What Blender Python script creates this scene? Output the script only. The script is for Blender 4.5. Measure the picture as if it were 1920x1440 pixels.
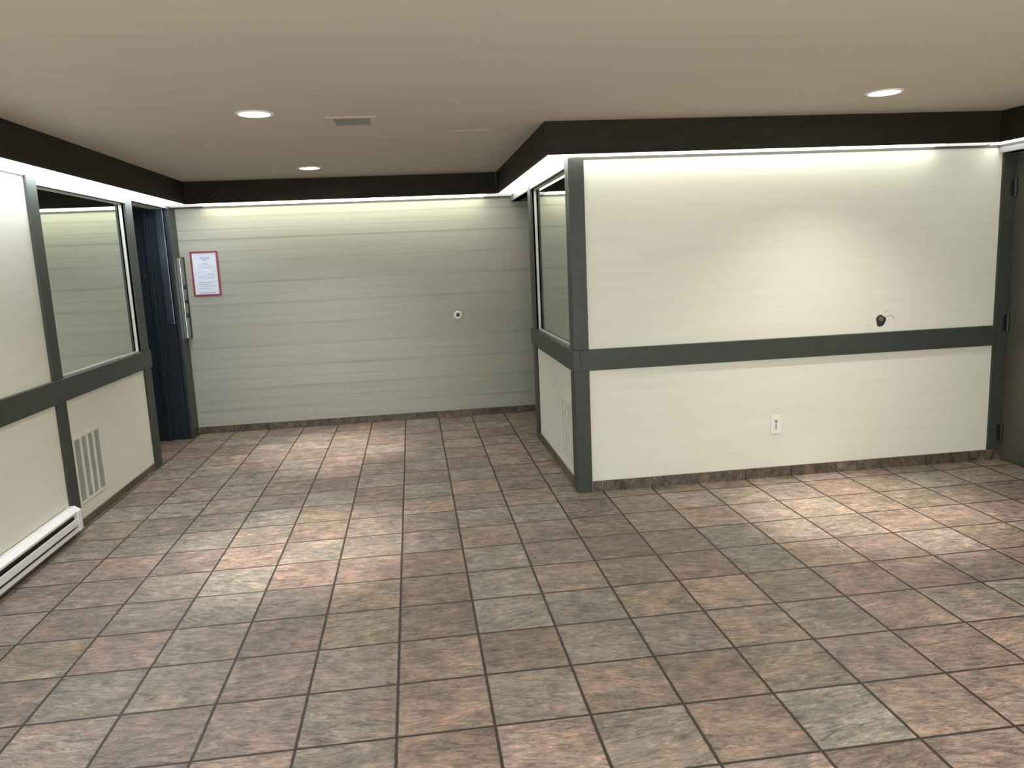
import bpy, bmesh, math, random
from mathutils import Vector, Matrix

for o in list(bpy.data.objects):
    bpy.data.objects.remove(o, do_unlink=True)
random.seed(7)
SC = bpy.context.scene
COL = SC.collection
T = 0.335                      # one floor tile in metres; the plan below is laid out in tiles

# ------------------------------------------------------------------ camera
F_PX = 1449.14
YAW, PITCH, ROLL = 0.1222, -0.1623, -0.0445
CAM = Vector((0.441, -6.2391, 4.7275))
cy, sy, cp, sp = math.cos(YAW), math.sin(YAW), math.cos(PITCH), math.sin(PITCH)
fwd = Vector((sy * cp, cy * cp, sp))
right = Vector((cy, -sy, 0))
up = right.cross(fwd)
cr, sr = math.cos(ROLL), math.sin(ROLL)
r2 = cr * right + sr * up
u2 = -sr * right + cr * up
cam_data = bpy.data.cameras.new('camera')
cam_data.sensor_width = 36.0
cam_data.lens = 36.0 * F_PX / 1920.0
cam_data.clip_start = 0.05
cam = bpy.data.objects.new('camera', cam_data)
COL.objects.link(cam)
M = Matrix((r2, u2, -fwd)).transposed().to_4x4()
M.translation = CAM * T
cam.matrix_world = M
SC.camera = cam

# ------------------------------------------------------------------ world / view
w = bpy.data.worlds.new('world')
SC.world = w
w.use_nodes = True
w.node_tree.nodes['Background'].inputs[0].default_value = (0.9, 0.95, 1, 1)
w.node_tree.nodes['Background'].inputs[1].default_value = 0.0
SC.view_settings.view_transform = 'Standard'
SC.view_settings.look = 'None'
SC.view_settings.exposure = 0.0
SC.view_settings.gamma = 1.0
SC.view_settings.use_curve_mapping = False
SC.cycles.max_bounces = 10
SC.cycles.diffuse_bounces = 6
SC.cycles.sample_clamp_indirect = 6.0

# light levels
DOWN_AREA = 27.0       # soft light of each ceiling can
DOWN_SPOT = 380.0       # beam of each ceiling can
ENTRANCE_FILL = 205.0             # added frontal fill, sent through a made-up glazed entrance behind the camera
COVE = 6.0             # glow of the cove diffusers

# ------------------------------------------------------------------ plan (tiles)
XL, XR, XB = -6.084, 12.36, 3.53       # left wall, right wall, side of the boxed-out wall
YB, YC, YN = 17.04, 8.478, -9.0        # back wall, front of the boxed-out wall, wall behind the camera
HC, HF, HT = 7.1245, 6.537, 6.50       # ceiling, fascia bottom, wall top
R0, R1 = 2.472, 2.885                  # rail bottom, top
HL = 6.36                              # head of openings and mirrors
FL, FB, FX, FY, FR = -5.50, 16.17, 3.0, 8.08, 12.03    # fascia planes
DP = 0.07                              # how deep the mirrors sit


# ------------------------------------------------------------------ materials
def mat(name, base=(.5, .5, .5), rough=.5, metal=0.0, spec=.5):
    m = bpy.data.materials.new(name)
    m.use_nodes = True
    nt = m.node_tree
    b = nt.nodes['Principled BSDF']
    b.inputs['Base Color'].default_value = (*base, 1)
    b.inputs['Roughness'].default_value = rough
    b.inputs['Metallic'].default_value = metal
    b.inputs['Specular IOR Level'].default_value = spec
    return m, nt, b


def N(nt, typ, **kw):
    n = nt.nodes.new(typ)
    for k, v in kw.items():
        setattr(n, k, v)
    return n


def vary(nt, b, base, amount=.06, scale=(3, 3, 3), noise=4.0, detail=4, bump=0.0, bscale=1.0):
    """soft colour drift and an optional bump, from one stretched noise"""
    tc = N(nt, 'ShaderNodeTexCoord')
    mp = N(nt, 'ShaderNodeMapping')
    mp.inputs['Scale'].default_value = scale
    nt.links.new(tc.outputs['Object'], mp.inputs['Vector'])
    nz = N(nt, 'ShaderNodeTexNoise')
    nz.inputs['Scale'].default_value = noise
    nz.inputs['Detail'].default_value = detail
    nt.links.new(mp.outputs[0], nz.inputs['Vector'])
    mx = N(nt, 'ShaderNodeMix', data_type='RGBA')
    mx.inputs['A'].default_value = (*[c * (1 - amount) for c in base], 1)
    mx.inputs['B'].default_value = (*[min(1, c * (1 + amount)) for c in base], 1)
    rr = N(nt, 'ShaderNodeMapRange')
    rr.inputs['From Min'].default_value = .3
    rr.inputs['From Max'].default_value = .7
    nt.links.new(nz.outputs['Fac'], rr.inputs['Value'])
    nt.links.new(rr.outputs[0], mx.inputs['Factor'])
    nt.links.new(mx.outputs['Result'], b.inputs['Base Color'])
    if bump:
        bp = N(nt, 'ShaderNodeBump')
        bp.inputs['Strength'].default_value = bump
        bp.inputs['Distance'].default_value = .004 * bscale
        nt.links.new(nz.outputs['Fac'], bp.inputs['Height'])
        nt.links.new(bp.outputs[0], b.inputs['Normal'])
    return mx


def simple(name, base, rough=.5, metal=0.0, spec=.5, amount=.05, scale=(3, 3, 3), noise=4.0, bump=0.0):
    m, nt, b = mat(name, base, rough, metal, spec)
    vary(nt, b, base, amount, scale, noise, 4, bump)
    return m


PANEL = simple('cream_wall_panel', (.70, .695, .60), .62, spec=.3, amount=.025, scale=(.5, .5, 9), noise=3, bump=.12)
TRIM = simple('grey_green_trim_paint', (.044, .051, .043), .42, spec=.25, amount=.10, scale=(2, 2, 2), noise=9, bump=.08)
FASCIA = simple('dark_brown_fascia_paint', (.021, .0175, .011), .6, spec=.15, amount=.2, scale=(1, 1, 6), noise=3, bump=.1)
CEIL = simple('ceiling_paint', (.53, .475, .405), .8, spec=.15, amount=.035, scale=(.35, 9, 1), noise=2.2, bump=.10)
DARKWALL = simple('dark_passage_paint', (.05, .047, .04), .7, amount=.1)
WHITE = simple('white_enamel', (.78, .78, .77), .35, amount=.02)
OFFW = simple('ivory_plastic', (.74, .72, .66), .4, amount=.02)
GRILLE = simple('grille_cream_paint', (.66, .65, .57), .5, amount=.03)
LOUVER = simple('grille_shadow_grey', (.30, .30, .26), .6, amount=.06)
LOUV2 = simple('louver_grey_green', (.42, .42, .37), .55, amount=.05)
BLACK = simple('black', (.012, .012, .013), .45, amount=.1)
RED = simple('red_frame_lacquer', (.26, .022, .055), .35, amount=.08)
PAPER = simple('pale_blue_white_paper', (.72, .77, .88), .5, amount=.03)
INK = simple('grey_blue_print', (.44, .52, .68), .6, amount=.05)
STEEL = simple('brushed_steel', (.45, .47, .48), .28, metal=1.0, amount=.15, scale=(1, 1, 12), noise=6)
DARKSTEEL = simple('dark_blue_steel', (.16, .20, .26), .33, metal=1.0, amount=.5, scale=(1, 1, .9), noise=3)
BLUEDOOR = simple('blue_black_enamel', (.012, .019, .029), .45, spec=.4, amount=.25, scale=(6, 6, .25), noise=3, bump=.15)
DOORM = simple('dark_olive_door_paint', (.070, .066, .048), .42, amount=.08, scale=(5, 5, .5), noise=4)
REFL = simple('reflector_white', (.82, .80, .80), .3, amount=.02)
HOLE = simple('broken_plaster', (.035, .028, .02), .9, amount=.4, noise=30)
SCUFF = simple('plaster_scuff', (.50, .48, .42), .8, amount=.15, noise=20)

# mirror
HEAD_LIT = simple('head_trim_cove_lit', (.26, .28, .28), .4, amount=.06)  # pale tone paints the cove glow onto the grey-green head trims
MIRROR, nt, b = mat('mirror_glass', (.70, .74, .70), .02, 1.0)
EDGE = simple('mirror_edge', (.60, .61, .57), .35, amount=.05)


def emitter(name, col, strength, var=0.0):
    m, nt, b = mat(name, (.8, .8, .8), .5)
    b.inputs['Emission Color'].default_value = (*col, 1)
    b.inputs['Emission Strength'].default_value = strength
    return m


COVE_COOL = emitter('cove_diffuser_cool', (.88, .94, 1.0), COVE * 2.3)
COVE_WARM = emitter('cove_diffuser_warm', (1.0, .96, .80), COVE * 1.0)
COVE_NEUT = emitter('cove_diffuser_neutral', (1.0, 1.0, .92), COVE * .95)
COVE_DIM = emitter('cove_diffuser_dim', (.95, .92, .88), .62)
LENS = emitter('downlight_lens', (1.0, .93, .93), 1.4)

# siding: horizontal boards with shadow gaps and long grain
SIDING, nt, b = mat('painted_board_siding', (.33, .33, .265), .55, spec=.3)
tc = N(nt, 'ShaderNodeTexCoord')
sep = N(nt, 'ShaderNodeSeparateXYZ')
nt.links.new(tc.outputs['Object'], sep.inputs[0])


def M_(nt, op, a, bb=None, c=None):
    n = N(nt, 'ShaderNodeMath', operation=op)
    for i, v in enumerate((a, bb, c)):
        if v is None:
            continue
        if isinstance(v, (int, float)):
            n.inputs[i].default_value = v
        else:
            nt.links.new(v, n.inputs[i])
    return n.outputs[0]


BOARD = 0.62 * T
zz = M_(nt, 'DIVIDE', sep.outputs['Z'], BOARD)
bid = M_(nt, 'FLOOR', zz)
fr = M_(nt, 'FRACT', zz)
wn = N(nt, 'ShaderNodeTexWhiteNoise', noise_dimensions='1D')
nt.links.new(bid, wn.inputs['W'])
mp = N(nt, 'ShaderNodeMapping')
mp.inputs['Scale'].default_value = (.55, 1, 26)
nt.links.new(tc.outputs['Object'], mp.inputs['Vector'])
gn = N(nt, 'ShaderNodeTexNoise')
gn.inputs['Scale'].default_value = 1.6
gn.inputs['Detail'].default_value = 5
nt.links.new(mp.outputs[0], gn.inputs['Vector'])
# long-wave strength of each groove, so that some read faint and some dark
mp2 = N(nt, 'ShaderNodeMapping')
mp2.inputs['Scale'].default_value = (.5, 1, 3.1)
nt.links.new(tc.outputs['Object'], mp2.inputs['Vector'])
gn2 = N(nt, 'ShaderNodeTexNoise')
gn2.inputs['Scale'].default_value = 1.3
nt.links.new(mp2.outputs[0], gn2.inputs['Vector'])
groove = M_(nt, 'LESS_THAN', fr, .055)
fr2 = M_(nt, 'FRACT', M_(nt, 'ADD', M_(nt, 'MULTIPLY', zz, 2.0), .12))
groove = M_(nt, 'MAXIMUM', groove, M_(nt, 'MULTIPLY', M_(nt, 'LESS_THAN', fr2, .09), .45))
gs = M_(nt, 'MULTIPLY', groove, M_(nt, 'MULTIPLY_ADD', gn2.outputs['Fac'], 1.6, -.35))
shade = M_(nt, 'ADD', M_(nt, 'MULTIPLY_ADD', gn.outputs['Fac'], .28, .86), M_(nt, 'MULTIPLY', wn.outputs['Value'], .05))
shade = M_(nt, 'SUBTRACT', shade, M_(nt, 'MULTIPLY', gs, .32))
vm = N(nt, 'ShaderNodeVectorMath', operation='SCALE')
vm.inputs[0].default_value = (.372, .378, .322)
nt.links.new(shade, vm.inputs['Scale'])
nt.links.new(vm.outputs[0], b.inputs['Base Color'])
bp = N(nt, 'ShaderNodeBump')
bp.inputs['Strength'].default_value = .6
bp.inputs['Distance'].default_value = .004
ht = M_(nt, 'SUBTRACT', M_(nt, 'MULTIPLY', gn.outputs['Fac'], .35), groove)
nt.links.new(ht, bp.inputs['Height'])
nt.links.new(bp.outputs[0], b.inputs['Normal'])

# slate-look floor tile: a colour per tile (mesh attribute), streaky grain, dark grout
def tile_material(name, grout=True, dark=1.0):
    m, nt, b = mat(name, (.3, .25, .2), .46, spec=.4)
    tc = N(nt, 'ShaderNodeTexCoord')
    at = N(nt, 'ShaderNodeAttribute')
    at.attribute_name = 'tile_colour'
    sc_ = N(nt, 'ShaderNodeVectorMath', operation='SCALE')
    sc_.inputs['Scale'].default_value = 1 / T
    nt.links.new(tc.outputs['Object'], sc_.inputs[0])
    sep = N(nt, 'ShaderNodeSeparateXYZ')
    nt.links.new(sc_.outputs[0], sep.inputs[0])
    fl = N(nt, 'ShaderNodeVectorMath', operation='FLOOR')
    nt.links.new(sc_.outputs[0], fl.inputs[0])
    wn = N(nt, 'ShaderNodeTexWhiteNoise', noise_dimensions='3D')
    nt.links.new(fl.outputs[0], wn.inputs['Vector'])
    # each tile's own patch of stone: shifted by a random offset
    off = N(nt, 'ShaderNodeVectorMath', operation='MULTIPLY_ADD')
    off.inputs[1].default_value = (40, 40, 40)
    nt.links.new(wn.outputs['Color'], off.inputs[0])
    nt.links.new(sc_.outputs[0], off.inputs[2])
    mp = N(nt, 'ShaderNodeMapping')
    mp.inputs['Scale'].default_value = (1.25, 5.2, 1)
    rot = N(nt, 'ShaderNodeMath', operation='MULTIPLY_ADD')
    nt.links.new(wn.outputs['Value'], rot.inputs[0])
    rot.inputs[1].default_value = .55
    rot.inputs[2].default_value = -.2
    cmb = N(nt, 'ShaderNodeCombineXYZ')
    nt.links.new(rot.outputs[0], cmb.inputs['Z'])
    vr = N(nt, 'ShaderNodeVectorRotate', rotation_type='EULER_XYZ')
    nt.links.new(off.outputs[0], vr.inputs['Vector'])
    nt.links.new(cmb.outputs[0], vr.inputs['Rotation'])
    nt.links.new(vr.outputs[0], mp.inputs['Vector'])
    n1 = N(nt, 'ShaderNodeTexNoise')
    n1.inputs['Scale'].default_value = 2.3
    n1.inputs['Detail'].default_value = 9
    n1.inputs['Roughness'].default_value = .72
    n1.inputs['Distortion'].default_value = 1.6
    nt.links.new(mp.outputs[0], n1.inputs['Vector'])
    n2 = N(nt, 'ShaderNodeTexNoise')
    n2.inputs['Scale'].default_value = 1.3
    n2.inputs['Detail'].default_value = 4
    n2.inputs['Roughness'].default_value = .6
    nt.links.new(off.outputs[0], n2.inputs['Vector'])
    n3 = N(nt, 'ShaderNodeTexNoise')
    n3.inputs['Scale'].default_value = 4.6
    n3.inputs['Detail'].default_value = 5
    n3.inputs['Roughness'].default_value = .65
    nt.links.new(off.outputs[0], n3.inputs['Vector'])
    # streaks, broad clouding and speckle
    s = M_(nt, 'MULTIPLY_ADD', n1.outputs['Fac'], 3.5, -.74)
    s = M_(nt, 'MULTIPLY', s, M_(nt, 'MULTIPLY_ADD', n2.outputs['Fac'], 1.0, .5))
    s = M_(nt, 'MULTIPLY', s, M_(nt, 'MULTIPLY_ADD', n3.outputs['Fac'], 1.3, .35))
    s = M_(nt, 'MAXIMUM', s, .3)
    # pale mineral veins
    n4 = N(nt, 'ShaderNodeTexNoise')
    n4.inputs['Scale'].default_value = 5.5
    n4.inputs['Detail'].default_value = 6
    n4.inputs['Roughness'].default_value = .7
    n4.inputs['Distortion'].default_value = 2.5
    nt.links.new(mp.outputs[0], n4.inputs['Vector'])
    vein = M_(nt, 'MAXIMUM', M_(nt, 'MULTIPLY', M_(nt, 'SUBTRACT', n4.outputs['Fac'], .53), 4.5), -.12)
    s = M_(nt, 'ADD', s, vein)
    v = N(nt, 'ShaderNodeVectorMath', operation='SCALE')
    nt.links.new(at.outputs['Color'], v.inputs[0])
    nt.links.new(s, v.inputs['Scale'])
    # mineral tints: rust and grey-green patches
    cr_ = N(nt, 'ShaderNodeValToRGB')
    e = cr_.color_ramp.elements
    e[0].position, e[0].color = .36, (.97, 1.0, .99, 1)
    e[1].position, e[1].color = .70, (1.14, .98, .88, 1)
    e2 = cr_.color_ramp.elements.new(.5); e2.color = (1, 1, 1, 1)
    nt.links.new(n3.outputs['Fac'], cr_.inputs[0])
    v2 = N(nt, 'ShaderNodeVectorMath', operation='MULTIPLY')
    nt.links.new(v.outputs[0], v2.inputs[0])
    nt.links.new(cr_.outputs[0], v2.inputs[1])
    col = v2.outputs[0]
    hgt = M_(nt, 'MULTIPLY', n1.outputs['Fac'], .6)
    if grout:
        # wobble the joint a little
        nw = N(nt, 'ShaderNodeTexNoise')
        nw.inputs['Scale'].default_value = 9
        nt.links.new(sc_.outputs[0], nw.inputs['Vector'])
        wob = M_(nt, 'MULTIPLY_ADD', nw.outputs['Fac'], .014, -.007)
        gx = M_(nt, 'ABSOLUTE', M_(nt, 'SUBTRACT', M_(nt, 'FRACT', M_(nt, 'ADD', M_(nt, 'ADD', sep.outputs['X'], .5), wob)), .5))
        gy = M_(nt, 'ABSOLUTE', M_(nt, 'SUBTRACT', M_(nt, 'FRACT', M_(nt, 'ADD', M_(nt, 'ADD', sep.outputs['Y'], .5), wob)), .5))
        dx = M_(nt, 'MULTIPLY', gx, 1.0)
        mn = M_(nt, 'MINIMUM', dx, gy)
        mr = N(nt, 'ShaderNodeMapRange')
        mr.inputs['From Min'].default_value = .012
        mr.inputs['From Max'].default_value = .021
        nt.links.new(mn, mr.inputs['Value'])
        mx = N(nt, 'ShaderNodeMix', data_type='RGBA')
        mx.inputs['A'].default_value = (.026, .019, .014, 1)
        nt.links.new(mr.outputs[0], mx.inputs['Factor'])
        nt.links.new(col, mx.inputs['B'])
        col = mx.outputs['Result']
        hgt = M_(nt, 'ADD', hgt, M_(nt, 'MULTIPLY', mr.outputs[0], .8))
    nt.links.new(col, b.inputs['Base Color'])
    bp = N(nt, 'ShaderNodeBump')
    bp.inputs['Strength'].default_value = .5
    bp.inputs['Distance'].default_value = .003
    nt.links.new(hgt, bp.inputs['Height'])
    nt.links.new(bp.outputs[0], b.inputs['Normal'])
    rg = M_(nt, 'MULTIPLY_ADD', n1.outputs['Fac'], .3, .34)
    nt.links.new(rg, b.inputs['Roughness'])
    return m


FLOORM = tile_material('slate_look_floor_tile')
BASEM = tile_material('slate_look_skirting_tile', grout=False)


# ------------------------------------------------------------------ mesh helpers (tile units in, metres out)
def bx(bm, x0, x1, y0, y1, z0, z1):
    x0, x1 = sorted((x0, x1)); y0, y1 = sorted((y0, y1)); z0, z1 = sorted((z0, z1))
    vs = [bm.verts.new((x * T, y * T, z * T)) for x in (x0, x1) for y in (y0, y1) for z in (z0, z1)]
    idx = [(0, 1, 3, 2), (4, 6, 7, 5), (0, 4, 5, 1), (2, 3, 7, 6), (0, 2, 6, 4), (1, 5, 7, 3)]
    return [bm.faces.new([vs[i] for i in f]) for f in idx]


def lathe(bm, prof, c, axis='Z', seg=40, sgn=1):
    """prof: list of (radius, along axis) in tiles"""
    rings = []
    for r, h in prof:
        ring = []
        for k in range(seg):
            a = 2 * math.pi * k / seg
            u, v = r * math.cos(a), r * math.sin(a)
            p = {'Z': (u, v, h * sgn), 'Y': (u, h * sgn, v), 'X': (h * sgn, u, v)}[axis]
            ring.append(bm.verts.new([(c[i] + p[i]) * T for i in range(3)]))
        rings.append(ring)
    for a, b_ in zip(rings, rings[1:]):
        for k in range(seg):
            bm.faces.new((a[k], a[(k + 1) % seg], b_[(k + 1) % seg], b_[k]))
    return rings


def cap(bm, ring):
    bm.faces.new(ring)


def obj(name, bm, m, parent=None, bevel=0.0, smooth=False):
    bmesh.ops.recalc_face_normals(bm, faces=bm.faces)
    if bevel:
        bmesh.ops.bevel(bm, geom=[e for e in bm.edges if e.is_manifold and e.calc_face_angle(0) > .5], offset=bevel * T, segments=2, affect='EDGES', profile=.6)
    me = bpy.data.meshes.new(name)
    bm.to_mesh(me)
    bm.free()
    me.materials.append(m)
    if smooth:
        for p in me.polygons:
            p.use_smooth = True
    o = bpy.data.objects.new(name, me)
    COL.objects.link(o)
    if parent:
        o.parent = parent
        o.matrix_parent_inverse = Matrix.Translation(-parent.location)
    return o


def boxes(name, lst, m, parent=None, bevel=0.0):
    bm = bmesh.new()
    for q in lst:
        bx(bm, *q)
    return obj(name, bm, m, parent, bevel)


def struct(name, lst, m, label=None, bevel=0.0, parent=None):
    o = boxes(name, lst, m, parent, bevel)
    if parent is None:
        o['kind'] = 'structure'
    if label:
        o['label'] = label
    return o


def thing(name, label, cat, loc, group=None):
    o = bpy.data.objects.new(name, None)
    o.empty_display_size = .05
    COL.objects.link(o)
    o.location = Vector(loc) * T
    o['label'] = label
    o['category'] = cat
    if group:
        o['group'] = group
    return o


# ------------------------------------------------------------------ floor
PAL = {
    'D': (.135, .108, .090), 'B': (.165, .128, .107), 'P': (.212, .162, .142), 'L': (.245, .210, .188),
    'G': (.180, .160, .140), 'O': (.182, .155, .122), 'T': (.225, .180, .145), 'M': (.168, .138, .128),
    'H': (.142, .125, .116), 'S': (.188, .178, .158), 'W': (.270, .230, .195),
}
PM = (.192, .158, .131)
PAL = {k: tuple((v[i] * .72 + PM[i] * .28) * (1.10, 1.07, 1.02)[i] for i in range(3)) for k, v in PAL.items()}
OV = {
    0: {-5: 'M', -4: 'H', -3: 'M', -2: 'P', -1: 'G', 0: 'B', 1: 'P', 2: 'G', 3: 'B', 4: 'S', 5: 'B', 6: 'P'},
    -1: {-3: 'M', -2: 'L', -1: 'H', 0: 'B', 1: 'P', 2: 'B', 3: 'M', 4: 'D', 5: 'P', 6: 'M'},
    1: {-5: 'D', -4: 'L', -3: 'M', -2: 'M', -1: 'G', 0: 'B', 1: 'G', 2: 'B', 3: 'B', 4: 'O', 5: 'M', 6: 'P', 7: 'P'},
    2: {-6: 'O', -5: 'M', -4: 'S', -3: 'G', -2: 'M', -1: 'G', 0: 'T', 1: 'D', 2: 'G', 3: 'H', 4: 'T', 5: 'G', 6: 'P', 7: 'L'},
    3: {-6: 'M', -5: 'O', -4: 'P', -3: 'G', -2: 'M', -1: 'O', 0: 'D', 1: 'S', 2: 'S', 3: 'O', 4: 'T', 5: 'O', 6: 'P', 7: 'P'},
    4: {-6: 'M', -5: 'M', -4: 'G', -3: 'S', -2: 'H', -1: 'T', 0: 'B', 1: 'S', 2: 'T', 3: 'B', 4: 'B', 5: 'S', 6: 'T', 7: 'P', 8: 'L'},
    5: {-6: 'M', -5: 'M', -4: 'G', -3: 'S', -2: 'P', -1: 'P', 0: 'B', 1: 'S', 2: 'M', 3: 'D', 4: 'B', 5: 'S', 6: 'L', 7: 'L', 8: 'P'},
    6: {-4: 'M', -3: 'P', -2: 'S', -1: 'G', 0: 'H', 1: 'T', 2: 'M', 3: 'B', 4: 'O', 5: 'T', 6: 'L', 7: 'W', 8: 'T'},
    7: {-4: 'S', -3: 'G', -2: 'B', -1: 'G', 0: 'M', 1: 'S', 2: 'S', 3: 'M', 4: 'O', 5: 'L', 6: 'W', 7: 'L', 8: 'P', 9: 'O'},
    8: {-4: 'H', -3: 'S', -2: 'O', -1: 'M', 0: 'T', 1: 'M', 2: 'P', 5: 'O', 6: 'P', 7: 'T', 8: 'L', 9: 'P'},
    9: {-5: 'S', -4: 'G', -3: 'H', -2: 'S', -1: 'B', 0: 'S', 1: 'T', 2: 'M', 3: 'M'},
}
GX0, GX1, GY0, GY1 = -9, 14, -10, 18
bm = bmesh.new()
lay = bm.loops.layers.float_color.new('tile_colour')
keys = 'BPGOTMSBPMGD'
for i in range(GX0, GX1):
    for j in range(GY0, GY1):
        vs = [bm.verts.new((x * T, y * T, 0)) for x, y in ((i, j), (i + 1, j), (i + 1, j + 1), (i, j + 1))]
        f = bm.faces.new(vs)
        k = OV.get(j, {}).get(i) or random.choice(keys)
        c = PAL[k]
        s = random.uniform(.93, 1.07)
        for l in f.loops:
            l[lay] = (c[0] * s, c[1] * s, c[2] * s * random.uniform(1, 1), 1)
bmesh.ops.remove_doubles(bm, verts=bm.verts, dist=1e-5)
ext = bmesh.ops.extrude_face_region(bm, geom=list(bm.faces))
for v in [g for g in ext['geom'] if isinstance(g, bmesh.types.BMVert)]:
    v.co.z -= .06
me = bpy.data.meshes.new('floor')
bmesh.ops.recalc_face_normals(bm, faces=bm.faces)
bm.to_mesh(me)
bm.free()
me.materials.append(FLOORM)
fl = bpy.data.objects.new('floor', me)
COL.objects.link(fl)
fl['kind'] = 'structure'

# ------------------------------------------------------------------ walls
TH = .4
HD = 6.45      # head of the left doorway
MY0, MY1 = 8.80, 13.14      # mirror bays on the left wall and on the box side
OPY = (13.58, 16.42)        # opening in the left wall
RX = XL - 1.6
struct('wall_left', [
    (XL - TH, XL, YN, MY0, 0, HC), (XL - TH, XL, MY0, OPY[0], 0, R1 - .02), (XL - TH, XL, MY1, OPY[0], R1 - .02, HC),
    (XL - TH, XL, MY0, MY1, HL, HC), (XL - TH, XL - DP - .06, MY0, MY1, R1 - .02, HL),
    (XL - TH, XL, OPY[0], OPY[1], HD, HC), (XL - TH, XL, OPY[1], YB, 0, HC)], PANEL)
struct('wall_back', [(XL - 2.0, 8.4, YB, YB + TH, 0, HC)], SIDING)
struct('wall_right', [(XR, XR + TH, YN, 4.9, 0, HC), (XR, XR + .34, 4.9, YC, HL, HC), (XR + .46, XR + .8, 4.9, YC + .3, 0, HL)], PANEL)
WX0, WX1, WZ0, WZ1 = -3.0, 10.0, .25, 6.3  # opening for an added glazed front, made up to admit fill light
struct('wall_near', [(XL - TH, WX0, YN - TH, YN, 0, HC), (WX1, XR + TH, YN - TH, YN, 0, HC), (WX0, WX1, YN - TH, YN, 0, WZ0), (WX0, WX1, YN - TH, YN, WZ1, HC)], PANEL)
win = struct('added_window_1', [(WX0, WX1, YN - .25, YN - .1, WZ0, WZ0 + .2), (WX0, WX1, YN - .25, YN - .1, WZ1 - .2, WZ1)] +
             [(WX0 + k * (WX1 - WX0 - .2) / 4, WX0 + k * (WX1 - WX0 - .2) / 4 + .2, YN - .25, YN - .1, WZ0 + .2, WZ1 - .2) for k in range(5)], TRIM, 'added glazed front behind the camera, unseen, lets in fill light')
GL = bpy.data.materials.new('added_window_glass'); GL.use_nodes = True
gt = GL.node_tree; gt.nodes.clear()
go = gt.nodes.new('ShaderNodeOutputMaterial'); gm = gt.nodes.new('ShaderNodeMixShader'); g1 = gt.nodes.new('ShaderNodeBsdfTransparent'); g2 = gt.nodes.new('ShaderNodeBsdfGlossy')
g2.inputs['Roughness'].default_value = .03; gm.inputs[0].default_value = .07
gt.links.new(g1.outputs[0], gm.inputs[1]); gt.links.new(g2.outputs[0], gm.inputs[2]); gt.links.new(gm.outputs[0], go.inputs[0])
boxes('added_window_pane', [(WX0 + .2, WX1 - .2, YN - .18, YN - .16, WZ0 + .2, WZ1 - .2)], GL, win)
dl = bpy.data.lights.new('entrance_fill', 'AREA')  # unseen area lamp added to brighten the camera-facing walls
dl.shape = 'RECTANGLE'; dl.size = (WX1 - WX0) * T; dl.size_y = (WZ1 - WZ0) * T
dl.energy = ENTRANCE_FILL; dl.color = (.97, 1.0, .98)
dlo = bpy.data.objects.new('entrance_fill', dl); COL.objects.link(dlo)
dlo.location = ((WX0 + WX1) / 2 * T, (YN - .6) * T, (WZ0 + WZ1) / 2 * T)
dlo.rotation_euler = (math.radians(90), 0, 0)
struct('wall_centre', [
    (XB, XR + .8, YC, YC + TH, 0, HC),
    (XB, XB + TH, YC + TH, OPY[0], 0, R1 - .02), (XB, XB + TH, MY1, OPY[0], R1 - .02, HC), (XB, XB + TH, YC + TH, MY1, HL, HC),
    (XB + DP + .06, XB + TH, YC + TH, MY1, R1 - .02, HL)], PANEL)
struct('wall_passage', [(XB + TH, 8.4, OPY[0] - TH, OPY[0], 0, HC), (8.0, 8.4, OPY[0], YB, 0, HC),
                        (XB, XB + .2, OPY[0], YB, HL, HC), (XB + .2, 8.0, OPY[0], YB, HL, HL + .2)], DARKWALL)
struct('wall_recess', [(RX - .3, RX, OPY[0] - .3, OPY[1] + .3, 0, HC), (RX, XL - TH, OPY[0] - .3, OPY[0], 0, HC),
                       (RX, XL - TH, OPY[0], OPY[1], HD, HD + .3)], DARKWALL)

# ------------------------------------------------------------------ ceiling with round cut-outs for the cans
CANS = [(-1.83, 6.80), (-1.88, 13.93), (8.31, 6.11), (-1.85, -2.4), (3.3, -2.4), (8.4, -2.4), (-1.85, -6.2), (3.3, -7.4), (8.4, -6.2)]  # first three are seen; the rest are added fill, out of view
CR = .255
ceil_bm = bmesh.new()
bx(ceil_bm, XL - 2.4, XR + .8, YN - TH, YB + TH, HC, HC + .12)
ceil = obj('ceiling', ceil_bm, CEIL)
cb = bmesh.new()
for x, y in CANS:
    r = lathe(cb, [(CR, -.2), (CR, .4)], (x, y, HC), seg=48)
    cap(cb, r[0]); cap(cb, r[1])
cut = obj('cutter', cb, CEIL)
mod = ceil.modifiers.new('b', 'BOOLEAN')
mod.operation = 'DIFFERENCE'
mod.object = cut
mod.solver = 'EXACT'
dg = bpy.context.evaluated_depsgraph_get()
newme = bpy.data.meshes.new_from_object(ceil.evaluated_get(dg))
ceil.modifiers.clear()
ceil.data = newme
bpy.data.objects.remove(cut, do_unlink=True)
ceil['kind'] = 'structure'

# ------------------------------------------------------------------ trim: fascias, posts, rails, lintels
n_trim = [0]


def trim(lst, m=TRIM, label=None, bevel=.008):
    n_trim[0] += 1
    return struct('trim_%d' % n_trim[0], lst, m, label, bevel)


FT = .06
trim([(FL - FT, FL, YN, FB, HF, HC)], FASCIA, 'dark brown fascia board over the left wall')
trim([(FL - FT, FX, FB, FB + FT, HF, HC)], FASCIA, 'dark brown fascia board over the back wall')
trim([(FX, FX + FT, FY, FB, HF, HC)], FASCIA, 'dark brown fascia board over the mirror side of the boxed-out wall')
trim([(FX + FT, FR, FY, FY + FT, HF, HC)], FASCIA, 'long dark brown fascia board over the cream front panels')
trim([(FR, FR + FT, YN, FY + FT, HF, HC)], FASCIA, 'dark brown fascia board over the right door')
P = .05   # how far posts and rails stand proud
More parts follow.
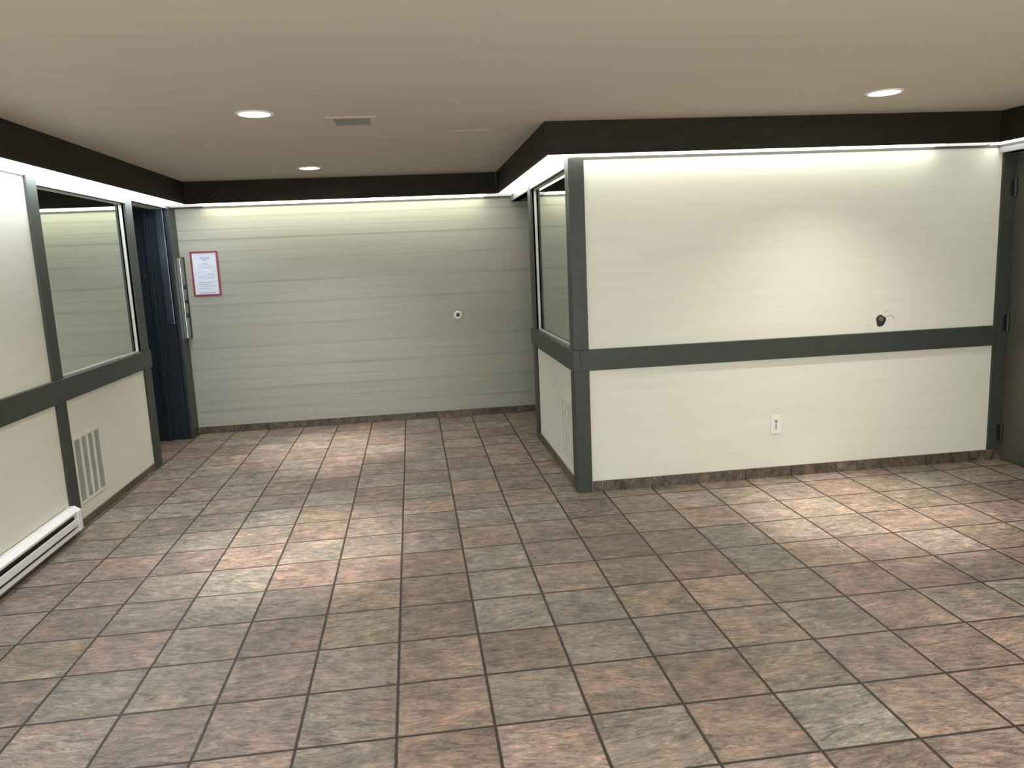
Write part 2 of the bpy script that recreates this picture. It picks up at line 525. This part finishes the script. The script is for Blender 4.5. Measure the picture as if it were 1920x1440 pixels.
# left wall
trim([(XL - DP, XL + P, 8.43, MY0, 0, R0), (XL - DP, XL + P, 8.43, MY0, R1, HT)], label='grey-green post before the left mirror')
trim([(XL - DP, XL + P, MY1, OPY[0], 0, R0), (XL - DP, XL + P, MY1, OPY[0], R1, HT)], label='grey-green post between the left mirror and the dark doorway')
trim([(XL - DP, XL + P + .03, YN, OPY[0] + .02, R0, R1)], label='grey-green rail along the left wall')
trim([(XL - DP, XL + P, MY0, MY1, HL, HT)], m=HEAD_LIT, label='head trim painted in a cove-lit tone over the left mirror')
trim([(XL - DP, XL + P, OPY[0], OPY[1], HD, HT)], m=HEAD_LIT, label='head trim painted in a cove-lit tone over the dark doorway')
trim([(XL - TH, XL + P, OPY[1], YB - .01, 0, HT)], label='grey-green trim in the corner beside the red-framed notice')
# box: corner post, far post, rails, heads
trim([(XB - P, XB + .25, YC - P, MY0, 0, R0), (XB - P, XB + .25, YC - P, MY0, R1, HT)], label='grey-green corner post of the boxed-out wall')
trim([(XB - P, XB + DP, MY1, OPY[0], 0, R0), (XB - P, XB + DP, MY1, OPY[0], R1, HT)], label='grey-green post at the far end of the boxed-out wall')
trim([(XB - P - .03, XB + DP, YC - P - .03, OPY[0] + .12, R0, R1), (XB + DP, 12.42, YC - P - .03, YC + .1, R0, R1)], label='grey-green rail wrapping the boxed-out wall')
trim([(XB - P, XB + DP, MY0, MY1, HL, HT)], m=HEAD_LIT, label='head trim painted in a cove-lit tone over the mirror of the boxed-out wall')
trim([(XB - P, XB + .2, OPY[0], YB - .01, HL, HT)], m=HEAD_LIT, label='head trim painted in a cove-lit tone over the far passage')
# right end
trim([(12.42, XR + .46, YC - P, YC + .1, .22, HL)], label='dark door post at the right end of the cream panels')
trim([(XR - P, XR + .3, 4.9, YC - P - .002, HL, HT)], m=HEAD_LIT, label='head trim painted in a cove-lit tone over the right door')
trim([(XR - P, XR + .46, 4.6, 4.9, 0, HT)], label='grey-green post at the near side of the right door')


# ------------------------------------------------------------------ baseboards of slate-look tile pieces
def baseboard(name, axis, a0, a1, pos, out, h=.215, start=0.0):
    """axis 'X': runs along X at y=pos, out = outward direction sign"""
    bm = bmesh.new()
    lay = bm.loops.layers.float_color.new('tile_colour')
    a = a0
    first = True
    while a < a1 - 1e-6:
        b_ = min(a1, math.floor(a + start + 1e-6) + 1 - start)
        k = random.choice('DBDHDM')
        s = random.uniform(.50, .68)
        t = .035
        q = (a + .008, b_ - .008)
        fs = bx(bm, q[0], q[1], pos, pos + out * t, 0, h) if axis == 'X' else bx(bm, pos, pos + out * t, q[0], q[1], 0, h)
        for f in fs:
            for l in f.loops:
                l[lay] = (PAL[k][0] * s, PAL[k][1] * s, PAL[k][2] * s * .9, 1)
        a = b_
    o = obj(name, bm, BASEM)
    o['kind'] = 'structure'
    return o


baseboard('baseboard_left', 'Y', 8.83, 13.13, XL, 1, .15)
baseboard('baseboard_left_near', 'Y', YN, 3.5, XL, 1, .15)
baseboard('baseboard_back', 'X', XL + .06, 7.99, YB, -1, .2)
baseboard('baseboard_centre', 'X', XB + .26, XR + .455, YC, -1, .215)
baseboard('baseboard_centre_side', 'Y', MY0 + .01, MY1 - .01, XB, -1, .2)
baseboard('baseboard_right', 'Y', YN, 4.58, XR, -1)


# ------------------------------------------------------------------ cove lights: diffuser sections lying between fascia and wall
EDGED = simple('dark_metal_lip', (.05, .05, .048), .5, amount=.1)


def cove(name_label, secs, edge, group='fluorescent cove lights'):
    """secs: list of (box, material, label or None); edge: box of the dark metal lip against the wall"""
    x = sum(secs[0][0][0:2]) / 2; y = sum(secs[0][0][2:4]) / 2
    t = thing('cove_light', name_label, 'cove light', (x, y, HT), group)
    for q, m, lab in secs:
        o = boxes('diffuser', [q], m, t)
        if lab:
            o['label'] = lab
    boxes('edge_strip', [edge], EDGED, t)
    return t


LZ0, LZ1 = HF - .012, HF + .015


def split_y(x0, x1, y0, y1, m, n, gap=.008):
    L = (y1 - y0) / n
    return [((x0, x1, y0 + k * L + gap, y0 + (k + 1) * L - gap, LZ0, LZ1), m, None) for k in range(n)]


def split_x(x0, x1, y0, y1, m, n, gap=.008):
    L = (x1 - x0) / n
    return [((x0 + k * L + gap, x0 + (k + 1) * L - gap, y0, y1, LZ0, LZ1), m, None) for k in range(n)]


cove('cool white glowing cove strip along the top of the left wall, above the left mirror',
     split_y(XL + .03, FL - FT, YN + .05, FB, COVE_COOL, 7), (XL, XL + .03, YN + .05, FB, LZ0 - .045, LZ1))
BY0, BY1 = FB + FT, YB - .03
cove('warm white glowing cove strip along the top of the board-clad back wall',
     [((XL + .03, -5.25, BY0, BY1, LZ0, LZ1), COVE_DIM, 'dim left end of the diffuser')] +
     split_x(-5.25, 2.7, BY0, BY1, COVE_WARM, 2) +
     [((2.71, 3.5, BY0, BY1, LZ0, LZ1), COVE_DIM, 'dim right end of the diffuser')],
     (XL + .03, 3.5, BY1, YB, LZ0 - .045, LZ1))
cove('white glowing cove strip over the mirror side of the boxed-out wall',
     split_y(FX + FT, XB - .03, YC, FB, COVE_NEUT, 2), (XB - .03, XB, YC - .03, FB, LZ0 - .045, LZ1))
cove('bright white cove strip above the long cream front panel, dim at its right end',
     [((FX + FT, XB + .1, FY + FT, YC - .03, LZ0, LZ1), COVE_NEUT, None)] +
     split_x(XB + .1, 10.9, FY + FT, YC - .03, COVE_NEUT, 2) +
     [((10.91, 12.0, FY + FT, YC - .03, LZ0, LZ1), COVE_DIM, 'dim right end of the diffuser')],
     (XB - .0, XR, YC - .03, YC, LZ0 - .045, LZ1))
cove('short visible length of white cove strip above the right door',
     split_y(FR + FT, XR - .06, YN + .05, YC - .04, COVE_NEUT, 6), (XR - .06, XR, YN + .05, YC - .04, LZ0 - .045, LZ1))


# ------------------------------------------------------------------ mirrors
def mirror(label, x, s, y0, y1):
    """s: direction the mirror faces along X"""
    t = thing('wall_mirror', label, 'mirror', (x, (y0 + y1) / 2, R1), 'mirrors in the panelled walls')
    xb = x - s * DP
    boxes('mirror_glass', [(xb - s * .04, xb, y0 + .03, y1 - .03, R1 + .03, HL - .03)], MIRROR, t)
    e = .032
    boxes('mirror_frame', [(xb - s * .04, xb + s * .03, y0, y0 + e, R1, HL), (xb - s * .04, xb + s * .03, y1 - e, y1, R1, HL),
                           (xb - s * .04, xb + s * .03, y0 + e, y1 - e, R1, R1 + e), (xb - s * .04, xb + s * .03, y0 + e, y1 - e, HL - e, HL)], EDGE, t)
    return t


mirror('large wall mirror in the left wall beside the dark doorway', XL, 1, MY0, MY1)
mirror('narrow-looking wall mirror round the corner from the long cream panel', XB, -1, MY0, MY1)


# ------------------------------------------------------------------ air grilles (vertical bands of fine louvres)
def grille(label, x, s, y0, y1, z0, z1, strong=True):
    t = thing('air_grille', label, 'vent', (x, (y0 + y1) / 2, z0), 'return air grilles low on the walls')
    d = .03
    bw = .05
    fm = GRILLE
    boxes('frame', [(x, x + s * d, y0, y0 + bw, z0, z1), (x, x + s * d, y1 - bw, y1, z0, z1),
                    (x, x + s * d, y0 + bw, y1 - bw, z0, z0 + bw), (x, x + s * d, y0 + bw, y1 - bw, z1 - bw, z1)], fm, t, .004)
    boxes('backing', [(x, x + s * .004, y0 + bw, y1 - bw, z0 + bw, z1 - bw)], LOUVER if strong else GRILLE, t)
    L = (y1 - y0 - 2 * bw) / 4
    for k in range(1, 4):
        boxes('divider_bar', [(x + s * .004, x + s * d, y0 + bw + k * L - .035, y0 + bw + k * L + .035, z0 + bw, z1 - bw)], fm, t)
    bm = bmesh.new()
    nl = 30
    H = (z1 - z0 - 2 * bw) / nl
    for k in range(nl):
        zz_ = z0 + bw + (k + .5) * H
        for q in range(4):
            ya = y0 + bw + q * L + (.035 if q else 0)
            yb = y0 + bw + (q + 1) * L - (.035 if q < 3 else 0)
            bx(bm, x + s * .004, x + s * .02, ya, yb, zz_ - H * .22, zz_ + H * .22)
    obj('louvers', bm, LOUV2 if strong else GRILLE, t)
    return t


grille('tall cream air grille below the left mirror, just past the heater', XL, 1, 8.88, 10.16, .42, 1.72)
grille('cream air grille seen edge-on below the mirror on the boxed-out side', XB, -1, 8.85, 10.13, .40, 1.70, strong=False)

# ceiling air register
t = thing('ceiling_vent', 'rectangular ceiling air register between the two left downlights', 'vent', (-.37, 7.7, HC))
x0, x1, y0, y1 = -.74, -.02, 7.28, 8.10
e = .06
boxes('frame', [(x0 - .05, x1 + .05, y0 - .05, y0 + e, HC - .012, HC), (x0 - .05, x1 + .05, y1 - e, y1 + .05, HC - .012, HC),
                (x0 - .05, x0 + e, y0 + e, y1 - e, HC - .012, HC), (x1 - e, x1 + .05, y0 + e, y1 - e, HC - .012, HC)], CEIL, t, .003)
boxes('backing', [(x0 + e, x1 - e, y0 + e, y1 - e, HC - .004, HC)], simple('register_dark', (.06, .057, .05), .6), t)
bm = bmesh.new()
for k in range(7):
    yy = y0 + e + .05 + k * .098
    bx(bm, x0 + e, x1 - e, yy, yy + .045, HC - .010, HC - .004)
obj('louvers', bm, simple('register_grey', (.24, .23, .205), .6), t)

# ceiling access panel
t = thing('access_panel', 'faint square access panel in the ceiling near the inner fascia corner', 'panel', (1.72, 9.4, HC))
boxes('cover', [(1.42, 2.05, 8.9, 9.95, HC - .008, HC)], CEIL, t, .004)
boxes('rim', [(1.36, 1.42, 8.84, 10.01, HC - .006, HC), (2.05, 2.11, 8.84, 10.01, HC - .006, HC), (1.42, 2.05, 8.84, 8.9, HC - .006, HC), (1.42, 2.05, 9.95, 10.01, HC - .006, HC)], CEIL, t)


# ------------------------------------------------------------------ recessed downlights
def downlight():
    t = thing('recessed_downlight', '', 'ceiling light', (0, 0, HC), 'recessed ceiling downlights')
    bm = bmesh.new()
    lathe(bm, [(CR - .02, .02), (CR - .02, -.012), (CR - .005, -.022), (CR + .035, -.018), (CR + .045, 0)], (0, 0, 0), seg=48)
    o = obj('trim_ring', bm, WHITE, None, smooth=True)
    bm = bmesh.new()
    lathe(bm, [(CR - .02, .0), (CR - .025, .12), (CR - .04, .24), (.17, .33)], (0, 0, 0), seg=48)
    o2 = obj('reflector', bm, REFL, None, smooth=True)
    bm = bmesh.new()
    r = lathe(bm, [(.172, .35), (.165, .325), (.10, .30), (.03, .29)], (0, 0, 0), seg=40)
    cap(bm, r[-1]); cap(bm, r[0])
    o3 = obj('lens', bm, LENS, None, smooth=True)
    la = bpy.data.lights.new('lamp', 'AREA')
    la.shape = 'DISK'; la.size = .28 * T; la.energy = DOWN_AREA; la.color = (1, .95, .90)
    l1 = bpy.data.objects.new('soft_lamp', la)
    COL.objects.link(l1); l1.location = (0, 0, (.27) * T)
    ls = bpy.data.lights.new('beam', 'SPOT')
    ls.energy = DOWN_SPOT; ls.spot_size = math.radians(42); ls.spot_blend = 1.0; ls.shadow_soft_size = .10 * T; ls.color = (1, .91, .83)
    l2 = bpy.data.objects.new('beam_lamp', ls)
    COL.objects.link(l2); l2.location = (0, 0, (.26) * T)
    for c in (o, o2, o3, l1, l2):
        c.parent = t
    return t


labels = ['round white ceiling downlight, the nearer one on the left beside the air register',
          'small far ceiling downlight close to the back fascia',
          'round white ceiling downlight over the right side, near the long front fascia',
          'added fill downlight out of view above the left foreground floor', 'added fill downlight out of view above the middle foreground floor',
          'added fill downlight out of view above the right foreground floor', 'added fill downlight near the left end of the added glazing',
          'added fill downlight near the middle of the added glazing', 'added fill downlight near the right end of the added glazing']
proto = downlight()
for k, (x, y) in enumerate(CANS):
    if k == 0:
        t = proto
    else:
        t = proto.copy()
        COL.objects.link(t)
        for ch in list(proto.children):
            c = ch.copy()
            COL.objects.link(c)
            c.parent = t
    t.location = (x * T, y * T, HC * T)
    t['label'] = labels[k]

# ------------------------------------------------------------------ dark doorway in the left wall (deep jamb, closed door at its back)
d = struct('door_1', [(RX + .02, RX + .16, OPY[0] + .02, OPY[1] - .22, .02, HL - .02)], BLUEDOOR, 'dark blue-grey door at the back of the left recess')
d['category'] = 'door'
boxes('door_handle', [(RX + .16, RX + .22, 14.0, 14.08, 2.7, 3.1)], STEEL, d, .01)
jb = struct('trim_40', [(RX + .16, XL - .62, OPY[1] - .06, OPY[1] + .5, 0, HD), (XL - .62, XL - .50, OPY[1] - .12, OPY[1] + .5, 0, HD),
                        (XL - .50, XL - .30, OPY[1] - .03, OPY[1] + .5, 0, HD), (XL - .08, XL - .002, OPY[1] - .01, OPY[1] + .3, 0, HD), (XL - .30, XL - .09, OPY[1] - .05, OPY[1] + .4, 0, 3.3)],
            BLUEDOOR, 'dark blue stepped door jamb in the left doorway', .01)
sheen = boxes('jamb_sheen', [(XL - .30, XL - .09, OPY[1] - .07, OPY[1] + .4, 3.3, HD)], DARKSTEEL, jb, .01)  # steel on the upper part only, standing in for a streak of reflected light
jb['kind'] = 'structure'
t = thing('latch_plate', 'small black latch plate on the dark jamb of the left doorway', 'latch plate', (-6.93, OPY[1] - .06, 4.66))
boxes('plate', [(-6.90, -6.74, OPY[1] - .085, OPY[1] - .06, 4.49, 4.82)], BLACK, t, .006)
boxes('bolt_slot', [(-6.85, -6.79, OPY[1] - .095, OPY[1] - .085, 4.58, 4.73)], STEEL, t)

# tall steel plate on the corner trim
t = thing('call_panel', 'tall narrow steel plate on the corner trim left of the red-framed notice', 'wall plate', (XL + P, 16.86, 3.9))
boxes('face_plate', [(XL + P, XL + P + .10, 16.62, 16.98, 2.86, 5.12)], STEEL, t, .012)
boxes('side_edge', [(XL + P, XL + P + .12, 16.98, 17.02, 2.84, 5.14)], BLACK, t)  # black edge of the steel plate
for zz_ in (4.3, 3.9, 3.5):
    bm = bmesh.new()
    r = lathe(bm, [(.06, 0), (.06, .03), (.045, .04)], (XL + P + .10, 16.80, zz_), 'X', 20)
    cap(bm, r[-1])
    obj('button', bm, BLACK, t)

# ------------------------------------------------------------------ right door
d = struct('door_2', [(XR + .34, XR + .46, 4.95, YC - P - .01, .02, HL - .02)], DOORM, 'dark olive door in the right wall')
d['category'] = 'door'
for zz_ in (5.68, 2.93, .60):
    bm = bmesh.new()
    r = lathe(bm, [(.035, -.17), (.035, .17)], (XR + .31, YC - P - .05, zz_), 'Z', 16)
    cap(bm, r[0]); cap(bm, r[1])
    bx(bm, XR + .24, XR + .40, YC - P - .025, YC - P, zz_ - .16, zz_ + .16)
    obj('hinge', bm, BLACK, d)
bm = bmesh.new()
r = lathe(bm, [(.02, 0), (.06, .0), (.06, .03), (.03, .05), (.03, .12), (.08, .15), (.09, .2), (.05, .24), (.005, .25)], (XR + .34, 5.3, 2.9), 'X', 24, -1)
obj('door_knob', bm, STEEL, d, smooth=True)

# ------------------------------------------------------------------ red-framed notice on the back wall
t = thing('framed_notice', 'printed notice in a thin red frame at the left end of the back wall', 'framed notice', (-5.37, YB, 4.02))
x0, x1, z0, z1 = -5.75, -5.0, 4.02, 5.285
e = .045
boxes('frame', [(x0, x0 + e, YB - .05, YB, z0, z1), (x1 - e, x1, YB - .05, YB, z0, z1), (x0 + e, x1 - e, YB - .05, YB, z0, z0 + e), (x0 + e, x1 - e, YB - .05, YB, z1 - e, z1)], RED, t, .006)
pg = boxes('paper', [(x0 + e, x1 - e, YB - .02, YB, z0 + e, z1 - e)], PAPER, t)
bm = bmesh.new()
zt = z1 - .17
rows_ = [(.25, .50, .05), (.34, .42, .035), (0, 0, 0), (.30, .45, .03), (.18, .60, .018), (.18, .56, .018), (0, 0, 0), (.16, .34, .018), (.40, .62, .02), (.16, .60, .018),
         (.16, .58, .018), (0, 0, 0), (.14, .60, .02), (.16, .52, .018), (.16, .60, .018), (.16, .44, .018), (0, 0, 0), (.18, .58, .045)]
for a, b_, h in rows_:
    if h:
        bx(bm, x0 + a, x0 + b_ + .02, YB - .022, YB - .02, zt - h, zt)
    zt -= .058
obj('print', bm, INK, pg)

# ------------------------------------------------------------------ small round fittings
t = thing('wall_bushing', 'small round white wall fitting with a dark centre on the back wall', 'wall fitting', (1.76, YB, 3.09))
bm = bmesh.new()
lathe(bm, [(.125, 0), (.12, .03), (.09, .045), (.06, .035), (.055, .01)], (1.76, YB, 3.09), 'Y', 32, -1)
obj('ring', bm, WHITE, t, smooth=True)
bm = bmesh.new()
r = lathe(bm, [(.056, 0), (.056, .012)], (1.76, YB, 3.09), 'Y', 24, -1)
cap(bm, r[-1])
obj('core', bm, BLACK, t)

t = thing('pipe_stub', 'dark round pipe stub poking from scuffed plaster above the rail', 'pipe', (9.90, YC, 3.12))
bm = bmesh.new()
rg = []
for k in range(22):
    a = 2 * math.pi * k / 22
    r_ = .108 * (1 + .08 * math.sin(3 * a + 1) + .05 * math.sin(5 * a))
    rg.append((9.90 + r_ * math.cos(a), 3.12 + r_ * 1.12 * math.sin(a)))
f0 = [bm.verts.new((x * T, YC * T, z * T)) for x, z in rg]
f1 = [bm.verts.new(((9.90 + (x - 9.9) * .8) * T, (YC - .02) * T, (3.12 + (z - 3.12) * .8) * T)) for x, z in rg]
for k in range(22):
    bm.faces.new((f0[k], f0[(k + 1) % 22], f1[(k + 1) % 22], f1[k]))
bm.faces.new(f1)
obj('hole_collar', bm, HOLE, t)
bm = bmesh.new()
r = lathe(bm, [(.05, 0), (.05, .035), (.04, .04)], (9.885, YC - .01, 3.15), 'Y', 20, -1)
cap(bm, r[-1])
obj('pipe', bm, simple('dull_metal', (.16, .15, .14), .5, metal=.4), t, smooth=False)
for pts, wd in (([(10.02, 3.20), (10.10, 3.225), (10.16, 3.20), (10.21, 3.10)], .018), ([(9.72, 3.03), (9.60, 3.035)], .01), ([(9.97, 3.30), (10.08, 3.33)], .01)):
    bm = bmesh.new()
    for (ax, az), (bx_, bz) in zip(pts, pts[1:]):
        dx, dz = bx_ - ax, bz - az
        L = math.hypot(dx, dz); nx, nz_ = -dz / L * wd / 2, dx / L * wd / 2
        q = [(ax + nx, az + nz_), (bx_ + nx, bz + nz_), (bx_ - nx, bz - nz_), (ax - nx, az - nz_)]
        lo = [bm.verts.new((x * T, YC * T, z * T)) for x, z in q]
        hi = [bm.verts.new((x * T, (YC - .006) * T, z * T)) for x, z in q]
        bm.faces.new(hi)
        for i in range(4):
            bm.faces.new((lo[i], lo[(i + 1) % 4], hi[(i + 1) % 4], hi[i]))
    obj('scuff', bm, SCUFF, t)

t = thing('power_outlet', 'white wall outlet low on the long cream panel', 'outlet', (7.655, YC, .92))
boxes('cover_plate', [(7.55, 7.76, YC - .022, YC, .93, 1.29)], WHITE, t, .008)
bm = bmesh.new()
bx(bm, 7.605, 7.705, YC - .028, YC - .02, .99, 1.24)
obj('receptacle', bm, OFFW, t, .006)
bm = bmesh.new()
r = lathe(bm, [(.028, 0), (.028, .006)], (7.655, YC - .028, 1.18), 'Y', 20, -1)
cap(bm, r[-1])
bx(bm, 7.645, 7.665, YC - .033, YC - .028, 1.02, 1.13)
obj('socket_slots', bm, simple('socket_grey', (.22, .19, .17), .5), t)

# ------------------------------------------------------------------ baseboard heater on the left wall
HY0, HY1 = 3.6, 8.42
t = thing('baseboard_heater', 'long white electric baseboard heater low on the left wall', 'heater', (XL, (HY0 + HY1) / 2, .1))


def prism_y(name, prof, y0, y1, m, parent, bevel=0.0):
    bm = bmesh.new()
    a = [bm.verts.new((x * T, y0 * T, z * T)) for x, z in prof]
    b_ = [bm.verts.new((x * T, y1 * T, z * T)) for x, z in prof]
    n = len(prof)
    for i in range(n):
        bm.faces.new((a[i], a[(i + 1) % n], b_[(i + 1) % n], b_[i]))
    bm.faces.new(a); bm.faces.new(b_[::-1])
    return obj(name, bm, m, parent, bevel)


x = XL
prism_y('top_cover', [(x, .56), (x + .10, .56), (x + .195, .50), (x + .195, .465), (x + .18, .465), (x + .18, .49), (x + .095, .54), (x, .54)], HY0, HY1 - .16, WHITE, t)
prism_y('front_panel', [(x + .185, .375), (x + .205, .37), (x + .205, .25), (x + .185, .25)], HY0, HY1 - .16, WHITE, t)
prism_y('lower_lip', [(x, .13), (x + .20, .13), (x + .205, .205), (x + .19, .205), (x + .185, .145), (x, .145)], HY0, HY1 - .16, WHITE, t)
prism_y('back_plate', [(x, .13), (x + .012, .13), (x + .012, .56), (x, .56)], HY0, HY1 - .16, BLACK, t)
prism_y('heating_fins', [(x + .03, .20), (x + .15, .20), (x + .15, .44), (x + .03, .44)], HY0 + .1, HY1 - .2, BLACK, t)
for ya, yb in ((HY1 - .16, HY1), (HY0 - .16, HY0)):
    prism_y('end_cap', [(x, .125), (x + .21, .125), (x + .212, .495), (x + .105, .565), (x, .565)], ya, yb, WHITE, t, .008)
